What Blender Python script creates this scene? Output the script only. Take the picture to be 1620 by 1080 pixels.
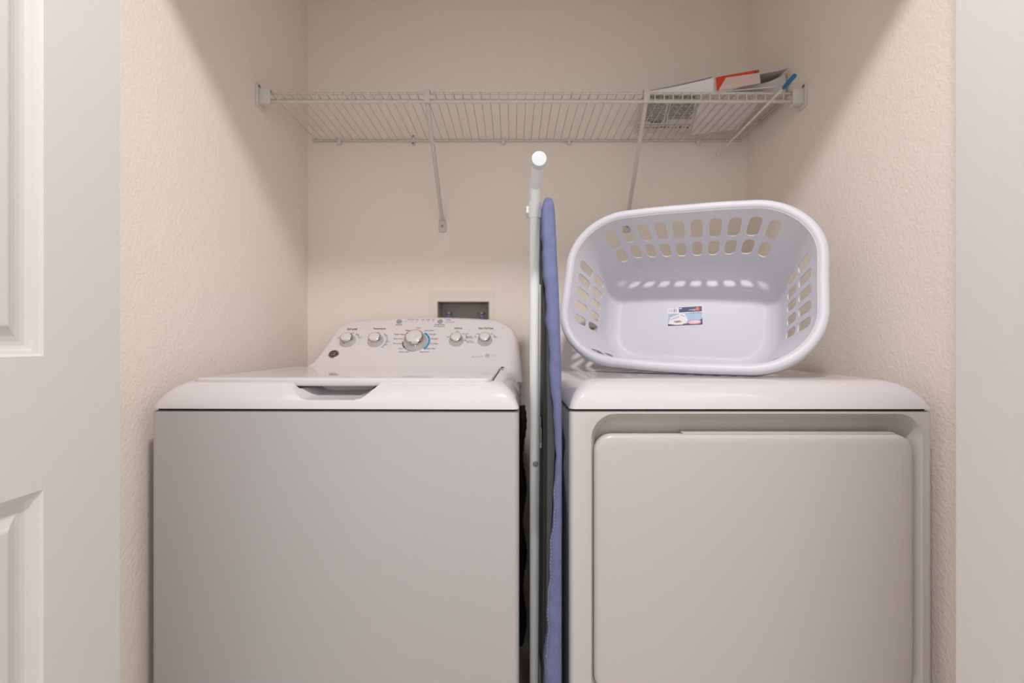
import bpy, bmesh, math, random
from mathutils import Vector, Matrix, Quaternion

for o in list(bpy.data.objects):
    bpy.data.objects.remove(o)
SC = bpy.context.scene
COL = SC.collection
PI = math.pi
H = 1.07                       # camera height above the floor (m)

# ------------------------------------------------------------------ camera
cam_d = bpy.data.cameras.new('camera')
cam_d.sensor_width = 36.0
cam_d.lens = 16.0              # 720 px focal length on a 1620 px wide frame
cam_d.clip_start = 0.02
cam = bpy.data.objects.new('camera', cam_d)
cam.location = (0, 0, H)
cam.rotation_euler = (PI / 2, 0, 0)
COL.objects.link(cam)
SC.camera = cam

# ------------------------------------------------------------------ world, lamp, exposure
world = bpy.data.worlds.new('world')
SC.world = world
world.use_nodes = True
bg = world.node_tree.nodes['Background']
bg.inputs[0].default_value = (0.945, 0.965, 1.0, 1)
bg.inputs[1].default_value = 1.08
lamp_d = bpy.data.lights.new('hall_ceiling_lamp', 'AREA')
lamp_d.shape = 'DISK'
lamp_d.size = 0.12
lamp_d.energy = 16.5
lamp_d.color = (0.99, 0.965, 1.0)
lamp = bpy.data.objects.new('hall_ceiling_lamp', lamp_d)
lamp.location = (0.10, 0.12, 2.40)
COL.objects.link(lamp)
VS = SC.view_settings
SC.display_settings.display_device = 'sRGB'
VS.view_transform = 'Standard'
VS.look = 'None'
VS.gamma = 1.0
VS.use_curve_mapping = False
VS.exposure = 0.24


# ------------------------------------------------------------------ helpers
def lin(c):
    def f(v):
        v /= 255.0
        return v / 12.92 if v <= 0.04045 else ((v + 0.055) / 1.055) ** 2.4
    return (f(c[0]), f(c[1]), f(c[2]), 1)


def mat(name, rgb, rough=0.5, metal=0.0, bump=None, coat=0.0, var=0.0, vscale=8.0, spec=0.5):
    m = bpy.data.materials.new(name)
    m.use_nodes = True
    nt = m.node_tree
    b = nt.nodes['Principled BSDF']
    col = lin(rgb)
    b.inputs['Base Color'].default_value = col
    b.inputs['Roughness'].default_value = rough
    b.inputs['Metallic'].default_value = metal
    b.inputs['Coat Weight'].default_value = coat
    b.inputs['Coat Roughness'].default_value = 0.08
    b.inputs['Specular IOR Level'].default_value = spec
    tc = nt.nodes.new('ShaderNodeTexCoord')
    if var > 0:
        n = nt.nodes.new('ShaderNodeTexNoise')
        n.inputs['Scale'].default_value = vscale
        n.inputs['Detail'].default_value = 4
        nt.links.new(tc.outputs['Object'], n.inputs['Vector'])
        r = nt.nodes.new('ShaderNodeValToRGB')
        r.color_ramp.elements[0].position = 0.3
        r.color_ramp.elements[1].position = 0.7
        r.color_ramp.elements[0].color = [c * (1 - var) for c in col[:3]] + [1]
        r.color_ramp.elements[1].color = [min(1, c * (1 + var)) for c in col[:3]] + [1]
        nt.links.new(n.outputs['Fac'], r.inputs['Fac'])
        nt.links.new(r.outputs['Color'], b.inputs['Base Color'])
    if bump:
        scale, dist, strength, detail = bump
        n = nt.nodes.new('ShaderNodeTexNoise')
        n.inputs['Scale'].default_value = scale
        n.inputs['Detail'].default_value = detail
        n.inputs['Roughness'].default_value = 0.5
        nt.links.new(tc.outputs['Object'], n.inputs['Vector'])
        bp = nt.nodes.new('ShaderNodeBump')
        bp.inputs['Distance'].default_value = dist
        bp.inputs['Strength'].default_value = strength
        nt.links.new(n.outputs['Fac'], bp.inputs['Height'])
        nt.links.new(bp.outputs['Normal'], b.inputs['Normal'])
    return m


def at(px, py, Y):
    """a point seen at (px, py) of the photograph at distance Y from the lens"""
    return Vector(((px - 810) / 720 * Y, Y, H + (540 - py) / 720 * Y))


def obj(name, bm, material, parent=None, smooth=None, recalc=True):
    me = bpy.data.meshes.new(name)
    if recalc:
        bmesh.ops.recalc_face_normals(bm, faces=bm.faces)
    bm.to_mesh(me)
    bm.free()
    o = bpy.data.objects.new(name, me)
    COL.objects.link(o)
    if material:
        me.materials.append(material)
    if smooth:
        for p in me.polygons:
            p.use_smooth = True
        me.set_sharp_from_angle(angle=math.radians(smooth))
    if parent:
        o.parent = parent
    return o


def tag(o, label, cat, group=None):
    o['label'] = label
    o['category'] = cat
    if group:
        o['group'] = group
    return o


def thing(name, label, cat, loc=(0, 0, 0), group=None):
    o = bpy.data.objects.new(name, None)
    o.empty_display_size = 0.05
    o.location = loc
    COL.objects.link(o)
    bpy.context.view_layer.update()
    return tag(o, label, cat, group)


def keep(o, parent):
    """parent o (built in world coordinates) to an Empty without moving it"""
    o.parent = parent
    o.matrix_parent_inverse = Matrix.Translation(parent.location).inverted()
    return o


def struct(o):
    o['kind'] = 'structure'
    return o


def box(bm, x0, x1, y0, y1, z0, z1):
    v = [bm.verts.new(p) for p in ((x0, y0, z0), (x1, y0, z0), (x1, y1, z0), (x0, y1, z0),
                                   (x0, y0, z1), (x1, y0, z1), (x1, y1, z1), (x0, y1, z1))]
    for f in ((3, 2, 1, 0), (4, 5, 6, 7), (0, 1, 5, 4), (1, 2, 6, 5), (2, 3, 7, 6), (3, 0, 4, 7)):
        bm.faces.new([v[i] for i in f])
    return v


def boxes(*bs):
    bm = bmesh.new()
    for b in bs:
        box(bm, *b)
    return bm


def loft(bm, loops, cap0=True, cap1=True, closed=True):
    rows = [[bm.verts.new(p) for p in lp] for lp in loops]
    n = len(rows[0])
    for a, b in zip(rows, rows[1:]):
        for i in range(n if closed else n - 1):
            j = (i + 1) % n
            bm.faces.new((a[i], a[j], b[j], b[i]))
    if cap0:
        bm.faces.new(rows[0])
    if cap1:
        bm.faces.new(rows[-1][::-1])
    return rows


def rrect(x0, x1, y0, y1, r, n=6):
    """rounded rectangle outline, counter-clockwise"""
    r = max(min(r, (x1 - x0) / 2 - 1e-5, (y1 - y0) / 2 - 1e-5), 1e-5)
    out = []
    for k, (cx, cy) in enumerate(((x1 - r, y1 - r), (x0 + r, y1 - r), (x0 + r, y0 + r), (x1 - r, y0 + r))):
        for i in range(n + 1):
            a = (k + i / n) * PI / 2
            out.append((cx + r * math.cos(a), cy + r * math.sin(a)))
    return out


def frame_of(d):
    d = d.normalized()
    up = Vector((0, 0, 1)) if abs(d.z) < 0.9 else Vector((1, 0, 0))
    a = d.cross(up).normalized()
    return a, a.cross(d).normalized()


def tube(bm, pts, r, n=8, cap=True):
    pts = [Vector(p) for p in pts]
    loops = []
    for i, p in enumerate(pts):
        if i == 0:
            d = pts[1] - p
        elif i == len(pts) - 1:
            d = p - pts[-2]
        else:
            d = (pts[i + 1] - p).normalized() + (p - pts[i - 1]).normalized()
        a, b = frame_of(d)
        rr = r[i] if isinstance(r, (list, tuple)) else r
        loops.append([p + a * rr * math.cos(2 * PI * k / n) + b * rr * math.sin(2 * PI * k / n) for k in range(n)])
    loft(bm, loops, cap, cap)


def lathe(bm, origin, axis, prof, n=24):
    """prof: (radius, height along axis)"""
    axis = Vector(axis).normalized()
    a, b = frame_of(axis)
    o = Vector(origin)
    loft(bm, [[o + axis * h + (a * math.cos(2 * PI * k / n) + b * math.sin(2 * PI * k / n)) * max(r, 1e-4)
               for k in range(n)] for r, h in prof])


def evaluate(o):
    """apply o's modifiers"""
    dg = bpy.context.evaluated_depsgraph_get()
    dg.update()
    me = bpy.data.meshes.new_from_object(o.evaluated_get(dg))
    o.modifiers.clear()
    o.data = me
    return o


def cut(o, cutters):
    for c in cutters:
        m = o.modifiers.new('cut', 'BOOLEAN')
        m.operation = 'DIFFERENCE'
        m.solver = 'EXACT'
        m.object = c
    evaluate(o)
    for c in cutters:
        bpy.data.objects.remove(c)
    return o


def soften(o, width, seg=3, angle=32):
    m = o.modifiers.new('bevel', 'BEVEL')
    m.width = width
    m.segments = seg
    m.limit_method = 'ANGLE'
    m.angle_limit = math.radians(angle)
    evaluate(o)
    for p in o.data.polygons:
        p.use_smooth = True
    o.data.set_sharp_from_angle(angle=math.radians(40))
    return o


class Plane:
    """a flat face: origin, axes in the face, normal towards the viewer"""
    def __init__(s, o, ex, ey):
        s.o = Vector(o)
        s.ex = Vector(ex).normalized()
        s.ey = Vector(ey).normalized()
        s.n = s.ex.cross(s.ey).normalized()

    def hit(s, px, py):
        c = Vector((0, 0, H))
        d = at(px, py, 1.0) - c
        t = (s.o - c).dot(s.n) / d.dot(s.n)
        p = c + d * t - s.o
        return p.dot(s.ex), p.dot(s.ey)

    def pt(s, u, v, h=0.0):
        return s.o + s.ex * u + s.ey * v + s.n * h


def text_mesh(name, body, plane, u, v, width, material, parent, h=0.0006, rot=0.0, max_h=None, offset=0.0):
    cu = bpy.data.curves.new(name, 'FONT')
    cu.body = body
    cu.size = 1.0
    cu.resolution_u = 2
    cu.offset = offset
    cu.align_x = 'CENTER'
    cu.align_y = 'CENTER'
    t = bpy.data.objects.new(name, cu)
    COL.objects.link(t)
    dg = bpy.context.evaluated_depsgraph_get()
    dg.update()
    me = bpy.data.meshes.new_from_object(t.evaluated_get(dg))
    bpy.data.objects.remove(t)
    xs = [p.co.x for p in me.vertices]
    ys = [p.co.y for p in me.vertices]
    sc = width / (max(xs) - min(xs))
    scy = sc
    if max_h:
        scy = max_h / (max(ys) - min(ys))
    mx, my = (max(xs) + min(xs)) / 2, (max(ys) + min(ys)) / 2
    ca, sa = math.cos(rot), math.sin(rot)
    for p in me.vertices:
        x, y = (p.co.x - mx) * sc, (p.co.y - my) * scy
        p.co = plane.pt(u + x * ca - y * sa, v + x * sa + y * ca, h)
    me.materials.clear()
    me.materials.append(material)
    o = bpy.data.objects.new(name, me)
    COL.objects.link(o)
    o.parent = parent
    return o


def flat_poly(bm, plane, pts, h=0.0005, t=0.0004):
    """a thin printed patch lying on a plane"""
    loft(bm, [[plane.pt(u, v, h) for u, v in pts], [plane.pt(u, v, h + t) for u, v in pts]])


# ------------------------------------------------------------------ materials
M_wall = mat('wall_paint', (247, 236, 225), 0.75, bump=(150, 0.0026, 0.55, 3), spec=0.25)
M_ceil = mat('ceiling_paint', (232, 228, 222), 0.85, bump=(120, 0.002, 0.4, 2), spec=0.2)
M_floor = mat('floor_vinyl', (222, 210, 196), 0.45, bump=(40, 0.001, 0.2, 3), var=0.1, vscale=6)
M_door = mat('door_paint', (216, 214, 210), 0.38, bump=(260, 0.0004, 0.25, 2), spec=0.4)
M_enamel = mat('white_enamel', (176, 174, 172), 0.30, bump=(300, 0.0002, 0.1, 1), spec=0.5)
M_enamel_warm = mat('warm_white_enamel', (197, 191, 187), 0.30, bump=(300, 0.0002, 0.1, 1), spec=0.5)
M_gloss = mat('glossy_white_plastic', (214, 209, 209), 0.08, spec=0.5)
M_panel = mat('console_plastic', (226, 220, 219), 0.32, spec=0.4)
M_gap = mat('dark_gap', (38, 38, 40), 0.8)
M_chrome = mat('chrome', (205, 203, 202), 0.10, metal=1.0)
M_knob = mat('knob_face', (224, 218, 212), 0.35)
M_knobside = mat('knob_skirt', (214, 210, 211), 0.22, metal=0.15)
M_button = mat('grey_button', (158, 158, 160), 0.5)
M_ink = mat('dark_print', (74, 70, 72), 0.6)
M_inkpale = mat('pale_print', (170, 166, 168), 0.6)
M_inkred = mat('red_print', (160, 104, 94), 0.6)
M_black = mat('black_print', (30, 32, 36), 0.5)
M_cyan = mat('blue_print', (36, 146, 188), 0.5)
M_wire = mat('white_coated_wire', (214, 208, 198), 0.35)
M_bracket = mat('bracket_plastic', (222, 219, 210), 0.4)
M_strut = mat('painted_strut', (208, 204, 194), 0.35)
M_screw = mat('screw_steel', (150, 146, 140), 0.3, metal=0.9)
M_basket = mat('basket_plastic', (217, 216, 222), 0.42, spec=0.35)
M_tube = mat('white_painted_tube', (240, 244, 243), 0.3)
M_capend = mat('white_cap', (208, 213, 215), 0.4)
M_cloth = mat('blue_cotton', (104, 110, 147), 0.85, bump=(420, 0.0012, 0.5, 3), var=0.10, vscale=60)
M_mesh = mat('grey_board_frame', (56, 60, 62), 0.45)
M_dark = mat('black_rubber', (26, 27, 29), 0.6)
M_label_w = mat('label_white', (236, 234, 236), 0.4)
M_label_b = mat('label_blue', (172, 192, 220), 0.4)
M_label_n = mat('label_navy', (40, 58, 98), 0.4)
M_label_r = mat('label_red', (232, 96, 100), 0.4)
M_label_t = mat('label_tan', (176, 138, 122), 0.5)
M_label_g = mat('label_grey', (178, 170, 168), 0.5)
M_box = mat('box_plastic', (196, 190, 182), 0.5)
M_plate = mat('plate_paint', (240, 230, 218), 0.6, spec=0.3)
M_valve = mat('valve_brass', (176, 120, 104), 0.4, metal=0.3)
M_valvecap = mat('valve_label', (245, 245, 250), 0.4)
M_valveblue = mat('valve_blue', (112, 126, 200), 0.4)
M_paper = mat('white_paper', (238, 235, 236), 0.7, var=0.03, vscale=14)
M_paperg = mat('grey_film', (214, 208, 204), 0.4, var=0.05, vscale=9, bump=(24, 0.006, 0.5, 3))
M_orange = mat('orange_print', (226, 76, 36), 0.5)
M_pink = mat('faded_pink_print', (236, 212, 206), 0.5, var=0.05, vscale=18)
M_news = mat('newsprint', (222, 217, 214), 0.8, var=0.04, vscale=20)
M_newsink = mat('newsprint_ink', (124, 122, 126), 0.8)
M_bluegrip = mat('blue_grip', (34, 104, 160), 0.4)
M_wand = mat('white_wand', (230, 222, 212), 0.35)


# ------------------------------------------------------------------ room
XL, XR, YB, CEIL = -0.709, 0.817, 1.581, 2.44
BX0, BX1, BZ0, BZ1 = -0.259, -0.079, H - 0.06, H + 0.1395      # hole for the outlet box
struct(obj('wall_left', boxes((XL - 0.1, XL, 0.675, YB + 0.1, 0, CEIL)), M_wall))
struct(obj('wall_right', boxes((XR, XR + 0.1, 0.675, YB + 0.1, 0, CEIL)), M_wall))
struct(obj('wall_back', boxes((XL, BX0, YB, YB + 0.1, 0, CEIL), (BX1, XR, YB, YB + 0.1, 0, CEIL),
                              (BX0, BX1, YB, YB + 0.1, 0, BZ0), (BX0, BX1, YB, YB + 0.1, BZ1, CEIL)), M_wall))
struct(obj('wall_front', boxes((-2.6, -0.624, 0.565, 0.674, 0, CEIL), (0.701, 2.6, 0.565, 0.674, 0, CEIL),
                               (-0.624, 0.701, 0.565, 0.674, 2.06, CEIL)), M_wall))
struct(obj('floor', boxes((-2.6, 2.6, -4.1, YB + 0.1, -0.1, 0)), M_floor))
struct(obj('ceiling', boxes((-2.6, 2.6, -4.1, YB + 0.1, CEIL, CEIL + 0.1)), M_ceil))
for side, x, nx in (('left', XL, 1), ('right', XR, -1)):
    bm = bmesh.new()
    prof = ((0, 0), (0.012, 0), (0.012, 0.07), (0.006, 0.082), (0, 0.085))
    loft(bm, [[(x + nx * a, y, b + 0.001) for a, b in prof] for y in (0.68, YB - 0.001)])
    struct(obj('baseboard_' + side, bm, M_door))
bm = bmesh.new()
loft(bm, [[(x, YB - a, b + 0.001) for a, b in prof] for x in (XL + 0.013, XR - 0.013)])
struct(obj('baseboard_back', bm, M_door))


def door(name, face_x, nx, y_far, width):
    """an open panelled leaf whose visible face lies in the plane x = face_x and looks towards nx"""
    z0, z1, th = 0.012, 2.045, 0.034
    st = 0.110
    y0, y1 = y_far - width, y_far
    rows = [(z0 + 0.22, H - 0.184), (H - 0.018, z1 - 0.115)]
    bm = bmesh.new()

    def V(d, y, z):
        return bm.verts.new((face_x - nx * d, y, z))

    def quad(d, ya, yb, za, zb):
        bm.faces.new((V(d, ya, za), V(d, yb, za), V(d, yb, zb), V(d, ya, zb)))
    ya, yb = y0 + st, y1 - st
    quad(0, y0, ya, z0, z1)
    quad(0, yb, y1, z0, z1)
    zs = [z0] + [z for r in rows for z in r] + [z1]
    for k in (0, 2, 4):
        quad(0, ya, yb, zs[k], zs[k + 1])
    # back and edges
    quad(th, y0, y1, z0, z1)
    for a, b in (((y0, z0), (y1, z0)), ((y1, z0), (y1, z1)), ((y1, z1), (y0, z1)), ((y0, z1), (y0, z0))):
        bm.faces.new((V(0, *a), V(0, *b), V(th, *b), V(th, *a)))
    o = struct(obj(name, bm, M_door))
    for za, zb in rows:
        bm = bmesh.new()
        loops = []
        for ins, d in ((0, 0), (0.003, 0.0035), (0.007, 0.0055), (0.0085, 0.0085), (0.013, 0.0105), (0.018, 0.0108),
                       (0.0245, 0.0095), (0.0325, 0.006), (0.036, 0.0035), (0.0385, 0.003)):
            loops.append([(face_x - nx * d, y, z) for y, z in
                          ((ya + ins, za + ins), (yb - ins, za + ins), (yb - ins, zb - ins), (ya + ins, zb - ins))])
        loft(bm, loops, cap0=False)
        p = obj('door_panel', bm, M_door, o)
        p['label'] = 'raised moulded panel of the door'
    return o


door('door_1', -0.583, 1, 0.6765, 0.62)
door('door_2', 0.660, -1, 0.6765, 0.62)

# ------------------------------------------------------------------ laundry outlet box in the back wall
ob = thing('outlet_box', 'recessed laundry water outlet box in the back wall above the washer', 'outlet box', (-0.169, YB, H + 0.03))
bm = bmesh.new()
ox0, ox1, oz0, oz1 = -0.288, -0.060, H - 0.085, H + 0.176
for a in ((ox0, BX0 - 0.0005), (BX1 + 0.0005, ox1)):
    box(bm, a[0], a[1], YB - 0.004, YB - 0.0003, oz0, oz1)
box(bm, BX0 - 0.0005, BX1 + 0.0005, YB - 0.004, YB - 0.0003, BZ1, oz1)
box(bm, BX0 - 0.0005, BX1 + 0.0005, YB - 0.004, YB - 0.0003, oz0, BZ0)
keep(obj('face_plate', bm, M_plate), ob)
bm = bmesh.new()
t = 0.002
g = 0.0006
x0, x1, z0, z1, d = BX0 + g, BX1 - g, BZ0 + g, BZ1 - g, YB + 0.088
box(bm, x0, x0 + t, YB - 0.005, d, z0, z1)
box(bm, x1 - t, x1, YB - 0.005, d, z0, z1)
box(bm, x0 + t, x1 - t, YB - 0.005, d, z1 - t, z1)
box(bm, x0 + t, x1 - t, YB - 0.005, d, z0, z0 + t)
box(bm, x0 + t, x1 - t, d - t, d, z0 + t, z1 - t)
keep(obj('box_liner', bm, M_box), ob)
for px in (710, 762):
    p = at(px, 500, 1.628)
    bm = bmesh.new()
    lathe(bm, (p.x, p.y, z0 + t), (0, 0, 1), ((0.013, 0), (0.013, 0.02), (0.009, 0.022), (0.009, 0.10), (0.012, 0.102), (0.012, 0.128)), 16)
    v = keep(obj('valve', bm, M_valvecap, smooth=40), ob)
    bm = bmesh.new()
    lathe(bm, (p.x, p.y, p.z + 0.0065), (0, 0, 1), ((0.0125, 0), (0.0128, 0.003), (0.0115, 0.0065), (0.004, 0.007)), 16)
    obj('valve_cap', bm, M_valve, v, smooth=40).matrix_parent_inverse = v.matrix_world.inverted()
    bm = bmesh.new()
    for a0, a1 in ((-0.75, -0.40), (-0.12, 0.30), (0.55, 0.85)):
        pts = []
        for k in range(5):
            a = a0 + (a1 - a0) * k / 4
            pts.append((p.x + 0.01225 * math.sin(a), p.y - 0.01225 * math.cos(a)))
        loft(bm, [[(x, y, p.z + zz) for x, y in pts] for zz in (-0.006, 0.0035)], False, False, closed=False)
    b = obj('valve_label', bm, M_valveblue, v)
    b['label'] = 'blue marking around the valve'


# ------------------------------------------------------------------ appliances
def cover_profile():
    return ((0.000, -0.1245), (0.0005, -0.121), (0.005, -0.110), (0.011, -0.099), (0.019, -0.089),
            (0.029, -0.081), (0.040, -0.0762), (0.052, -0.0742), (0.066, -0.0738))


def top_cover(x0, x1, y0, y1):
    bm = bmesh.new()
    loops = []
    for ins, z in cover_profile():
        loops.append([(x, y, H + z) for x, y in rrect(x0 + ins, x1 - ins, y0 + ins, y1 - ins * 0.4, 0.012 + ins * 0.55, 8)])
    loft(bm, loops)
    return obj('top_cover', bm, M_gloss, smooth=50)


def cabinet(x0, x1, y0, y1, r=0.012, m=M_enamel):
    bm = bmesh.new()
    z0, z1 = 0.035, H - 0.1285
    loops = [[(x, y, z) for x, y in rrect(x0 + i, x1 - i, y0 + i, y1 - i, r, 6)]
             for i, z in ((0.002, z0), (0, z0 + 0.002), (0, z1 - 0.004), (0.001, z1 - 0.0015), (0.004, z1))]
    loft(bm, loops)
    return obj('cabinet', bm, m, smooth=40)


def seam(x0, x1, y0, y1):  # dark slab standing in for the shade in the gap below the cover
    bm = bmesh.new()
    loft(bm, [[(x, y, H + z) for x, y in rrect(x0 + 0.006, x1 - 0.006, y0 + 0.006, y1 - 0.006, 0.01)] for z in (-0.130, -0.123)])
    return obj('seam_dark_fill', bm, M_gap)


def feet(root, x0, x1, y0, y1):
    for x in (x0 + 0.05, x1 - 0.05):
        for y in (y0 + 0.05, y1 - 0.05):
            bm = bmesh.new()
            lathe(bm, (x, y, 0), (0, 0, 1), ((0.02, 0), (0.022, 0.004), (0.022, 0.012), (0.008, 0.014), (0.008, 0.036)), 14)
            keep(obj('foot', bm, M_dark, smooth=40), root)


CON_O = Vector((0, 1.318, H - 0.068))
CON_T = Vector((0, 1.442, H + 0.0785))


def console(mirror=None, dy=0.0):
    """sloping control console; outline measured on the washer and mirrored for the dryer"""
    pl = Plane(CON_O + Vector((0, dy, 0)), (1, 0, 0), CON_T - CON_O)
    ref = Plane(CON_O, (1, 0, 0), CON_T - CON_O)
    pts = [(440, 604), (462, 586), (481, 580), (494, 571), (505, 558), (515, 544), (524, 530), (533, 518.5), (544, 510.5), (560, 506), (585, 503.5),
           (625, 501), (665, 500), (705, 500.3), (745, 501.8), (775, 503.5), (790, 506), (803, 512), (813, 521), (819, 533),
           (821.5, 548), (824, 566), (826.5, 586), (828.5, 604)]
    uv = [ref.hit(*p) for p in pts]
    if mirror is not None:
        uv = [(mirror - u, v) for u, v in uv][::-1]
    v0 = min(v for u, v in uv)
    cu = sum(u for u, v in uv) / len(uv)
    yb = 1.512 + dy

    def loop(shrink, back, rad):
        out = []
        n = len(uv)
        for i, (u, v) in enumerate(uv):
            a, b = uv[max(0, i - 1)], uv[min(n - 1, i + 1)]
            tx, ty = b[0] - a[0], b[1] - a[1]
            l = math.hypot(tx, ty)
            nx, ny = (ty / l, -tx / l)          # inward for a left-to-right outline over the top
            if mirror is not None:
                pass
            if i in (0, n - 1):
                ny = 0
            p = pl.pt(u + nx * shrink, max(v + ny * shrink, v0), 0)
            if back is None:
                p = p - pl.n * rad
            else:
                p.y = back
            out.append(p)
        return out
    bm = bmesh.new()
    rs = 0.014
    loops = []
    for k in range(6):
        a = k / 5 * PI / 2
        loops.append(loop(rs * (1 - math.sin(a)), None, rs * (1 - math.cos(a))))
    last = loop(0, yb, 0)
    loops.append(last)
    rows = [[bm.verts.new(p) for p in lp] for lp in loops]
    n = len(rows[0])
    for a, b in zip(rows, rows[1:]):
        for i in range(n - 1):
            bm.faces.new((a[i], a[i + 1], b[i + 1], b[i]))
    bm.faces.new(rows[0])
    bm.faces.new(rows[-1][::-1])
    bm.faces.new([r[0] for r in rows] + [r[-1] for r in rows[::-1]])
    return obj('console', bm, M_panel, smooth=35), pl


def knob(root, pl, px, py, R, hgt, pointer=None):
    u, v = pl.hit(px, py)
    o = pl.pt(u, v)
    bm = bmesh.new()
    lathe(bm, o - pl.n * 0.001, pl.n, ((R * 1.02, 0), (R * 1.02, hgt * 0.10), (R * 0.99, hgt * 0.16), (R * 0.95, hgt * 0.40), (R * 0.90, hgt * 0.52), (R * 0.6, hgt * 0.55)), 36)
    k = keep(obj('knob', bm, M_knobside, smooth=35), root)
    bm = bmesh.new()
    lathe(bm, o, pl.n, ((R * 0.90, hgt * 0.46), (R * 0.885, hgt * 0.56), (R * 0.84, hgt * 0.76), (R * 0.76, hgt * 0.94), (R * 0.68, hgt * 1.0), (R * 0.5, hgt * 0.99)), 36)
    r = keep(obj('knob_ring', bm, M_chrome, smooth=40), root)
    r.parent = k
    r.matrix_parent_inverse = k.matrix_world.inverted()
    r['label'] = 'chrome ring of the knob'
    bm = bmesh.new()
    lathe(bm, o, pl.n, ((R * 0.67, hgt * 0.95), (R * 0.665, hgt * 1.005), (R * 0.645, hgt * 1.03), (R * 0.3, hgt * 1.035), (0.0005, hgt * 1.035)), 36)
    f = obj('knob_face', bm, M_knob, smooth=50)
    f.parent = k
    f.matrix_parent_inverse = k.matrix_world.inverted()
    bm = bmesh.new()
    a = pointer if pointer is not None else 2.4
    flat_poly(bm, Plane(o, pl.ex, pl.ey), [(math.cos(a + da) * R * rr, math.sin(a + da) * R * rr) for da, rr in
                                           ((-0.05, 0.60), (-0.04, 0.72), (0.04, 0.72), (0.05, 0.60))], hgt * 1.034)
    q = obj('knob_pointer', bm, M_ink)
    q.parent = k
    q.matrix_parent_inverse = k.matrix_world.inverted()


def print_text(con, pl, body, px0, px1, py, m=None, hpx=None, off=0.0):
    """flat lettering printed on the console between px0 and px1 of the photograph at row py"""
    u0, v = pl.hit(px0, py)
    u1, _ = pl.hit(px1, py)
    mh = None
    if hpx:
        va, vb = pl.hit(px0, py - hpx / 2)[1], pl.hit(px0, py + hpx / 2)[1]
        mh = abs(va - vb)
    o = text_mesh('lettering', body, pl, (u0 + u1) / 2, v, u1 - u0, m or M_ink, con, max_h=mh, offset=off)
    o.matrix_parent_inverse = con.matrix_world.inverted()
    return o


def arc(con, pl, px, py, r0, r1, a0, a1, m, name='printed_arc'):
    u, v = pl.hit(px, py)
    bm = bmesh.new()
    n = 8
    pts = [(u + r1 * math.cos(a0 + (a1 - a0) * i / n), v + r1 * math.sin(a0 + (a1 - a0) * i / n)) for i in range(n + 1)]
    pts += [(u + r0 * math.cos(a0 + (a1 - a0) * i / n), v + r0 * math.sin(a0 + (a1 - a0) * i / n)) for i in range(n, -1, -1)]
    flat_poly(bm, pl, pts)
    o = obj(name, bm, m, con)
    o.matrix_parent_inverse = con.matrix_world.inverted()
    return o


def dots(con, pl, spots, r, m, name='indicator_light'):
    for px, py in spots:
        u, v = pl.hit(px, py)
        bm = bmesh.new()
        flat_poly(bm, pl, [(u + r * math.cos(k * PI / 4), v + r * math.sin(k * PI / 4)) for k in range(8)])
        o = obj(name, bm, m, con)
        o.matrix_parent_inverse = con.matrix_world.inverted()


# ---- washer
WX0, WX1, WY0, WY1 = -0.671, 0.015, 0.840, 1.526
washer = thing('washing_machine', 'white top-loading washing machine with lid and five chrome-ringed knobs, left of the ironing board', 'washing machine', (-0.328, 1.183, 0))
keep(cabinet(WX0, WX1, WY0, WY1), washer)
keep(seam(WX0, WX1, WY0, WY1), washer)
feet(washer, WX0, WX1, WY0, WY1)
cov = top_cover(WX0 + 0.002, WX1, WY0 - 0.002, WY1)
LX0, LX1, LY0, LY1 = -0.622, -0.034, 0.8745, 1.300
bm = bmesh.new()
loft(bm, [[(x, y, H + z) for x, y in rrect(LX0, LX1, LY0, LY1, 0.022, 6)] for z in (-0.0905, -0.02)])
c1 = obj('c', bm, None)
bm = bmesh.new()
# handle scoop: rounded trapezoid, its floor rising to the back
prof = []
for (x, z) in ((-0.4455, -0.030), (-0.4455, -0.070), (-0.436, -0.0735), (-0.424, -0.079), (-0.412, -0.089), (-0.401, -0.099), (-0.391, -0.1055), (-0.379, -0.1085),
               (-0.291, -0.1085), (-0.279, -0.1055), (-0.269, -0.099), (-0.258, -0.089), (-0.246, -0.079), (-0.234, -0.0735), (-0.2245, -0.070), (-0.2245, -0.030)):
    prof.append((x, z))
loft(bm, [[(x, 0.80, H + z) for x, z in prof], [(x, 0.858, H + z) for x, z in prof], [(x * 0.93 - 0.0235, 0.885, H + max(z, -0.1085) + (0.004 if z < -0.09 else 0)) for x, z in prof],
          [(x * 0.86 - 0.047, 0.935, H + z + (0.009 if z < -0.09 else 0)) for x, z in prof]])
c2 = obj('c', bm, None)
cut(cov, [c1, c2])
soften(cov, 0.0025, 3, 38)
keep(cov, washer)
bm = bmesh.new()
lx0, lx1, ly0, ly1 = LX0 + 0.0015, LX1 - 0.0035, LY0 - 0.001, LY1 - 0.003
lid_l = []
for ins, z in ((0.004, -0.086), (0.001, -0.0845), (0, -0.082), (0, -0.074), (0.001, -0.0718), (0.004, -0.0705), (0.012, -0.0701), (0.06, -0.0694)):
    lid_l.append([(x, y, H + z) for x, y in rrect(lx0 + ins, lx1 - ins, ly0 + ins, ly1 - ins, 0.022 - ins * 0.3, 6)])
loft(bm, lid_l)
keep(obj('lid', bm, M_gloss, smooth=45), washer)
for x in (-0.028,):
    p = at(792.5, 580.5, 1.27)
    bm = bmesh.new()
    lathe(bm, (p.x - 0.001, p.y, H - 0.0735), (0, 0, 1), ((0.0045, 0), (0.0045, 0.0022), (0.003, 0.003), (0.0005, 0.003)), 12)
    h_ = keep(obj('hinge_pin', bm, M_dark, smooth=40), washer)
con, pl = console()
keep(con, washer)
bpy.context.view_layer.update()
PX = 1 / 522.0
knob(washer, pl, 550.5, 539.5, 0.0236, 0.0225, 0.5)
knob(washer, pl, 594.5, 539.5, 0.0236, 0.0225, 1.0)
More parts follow.
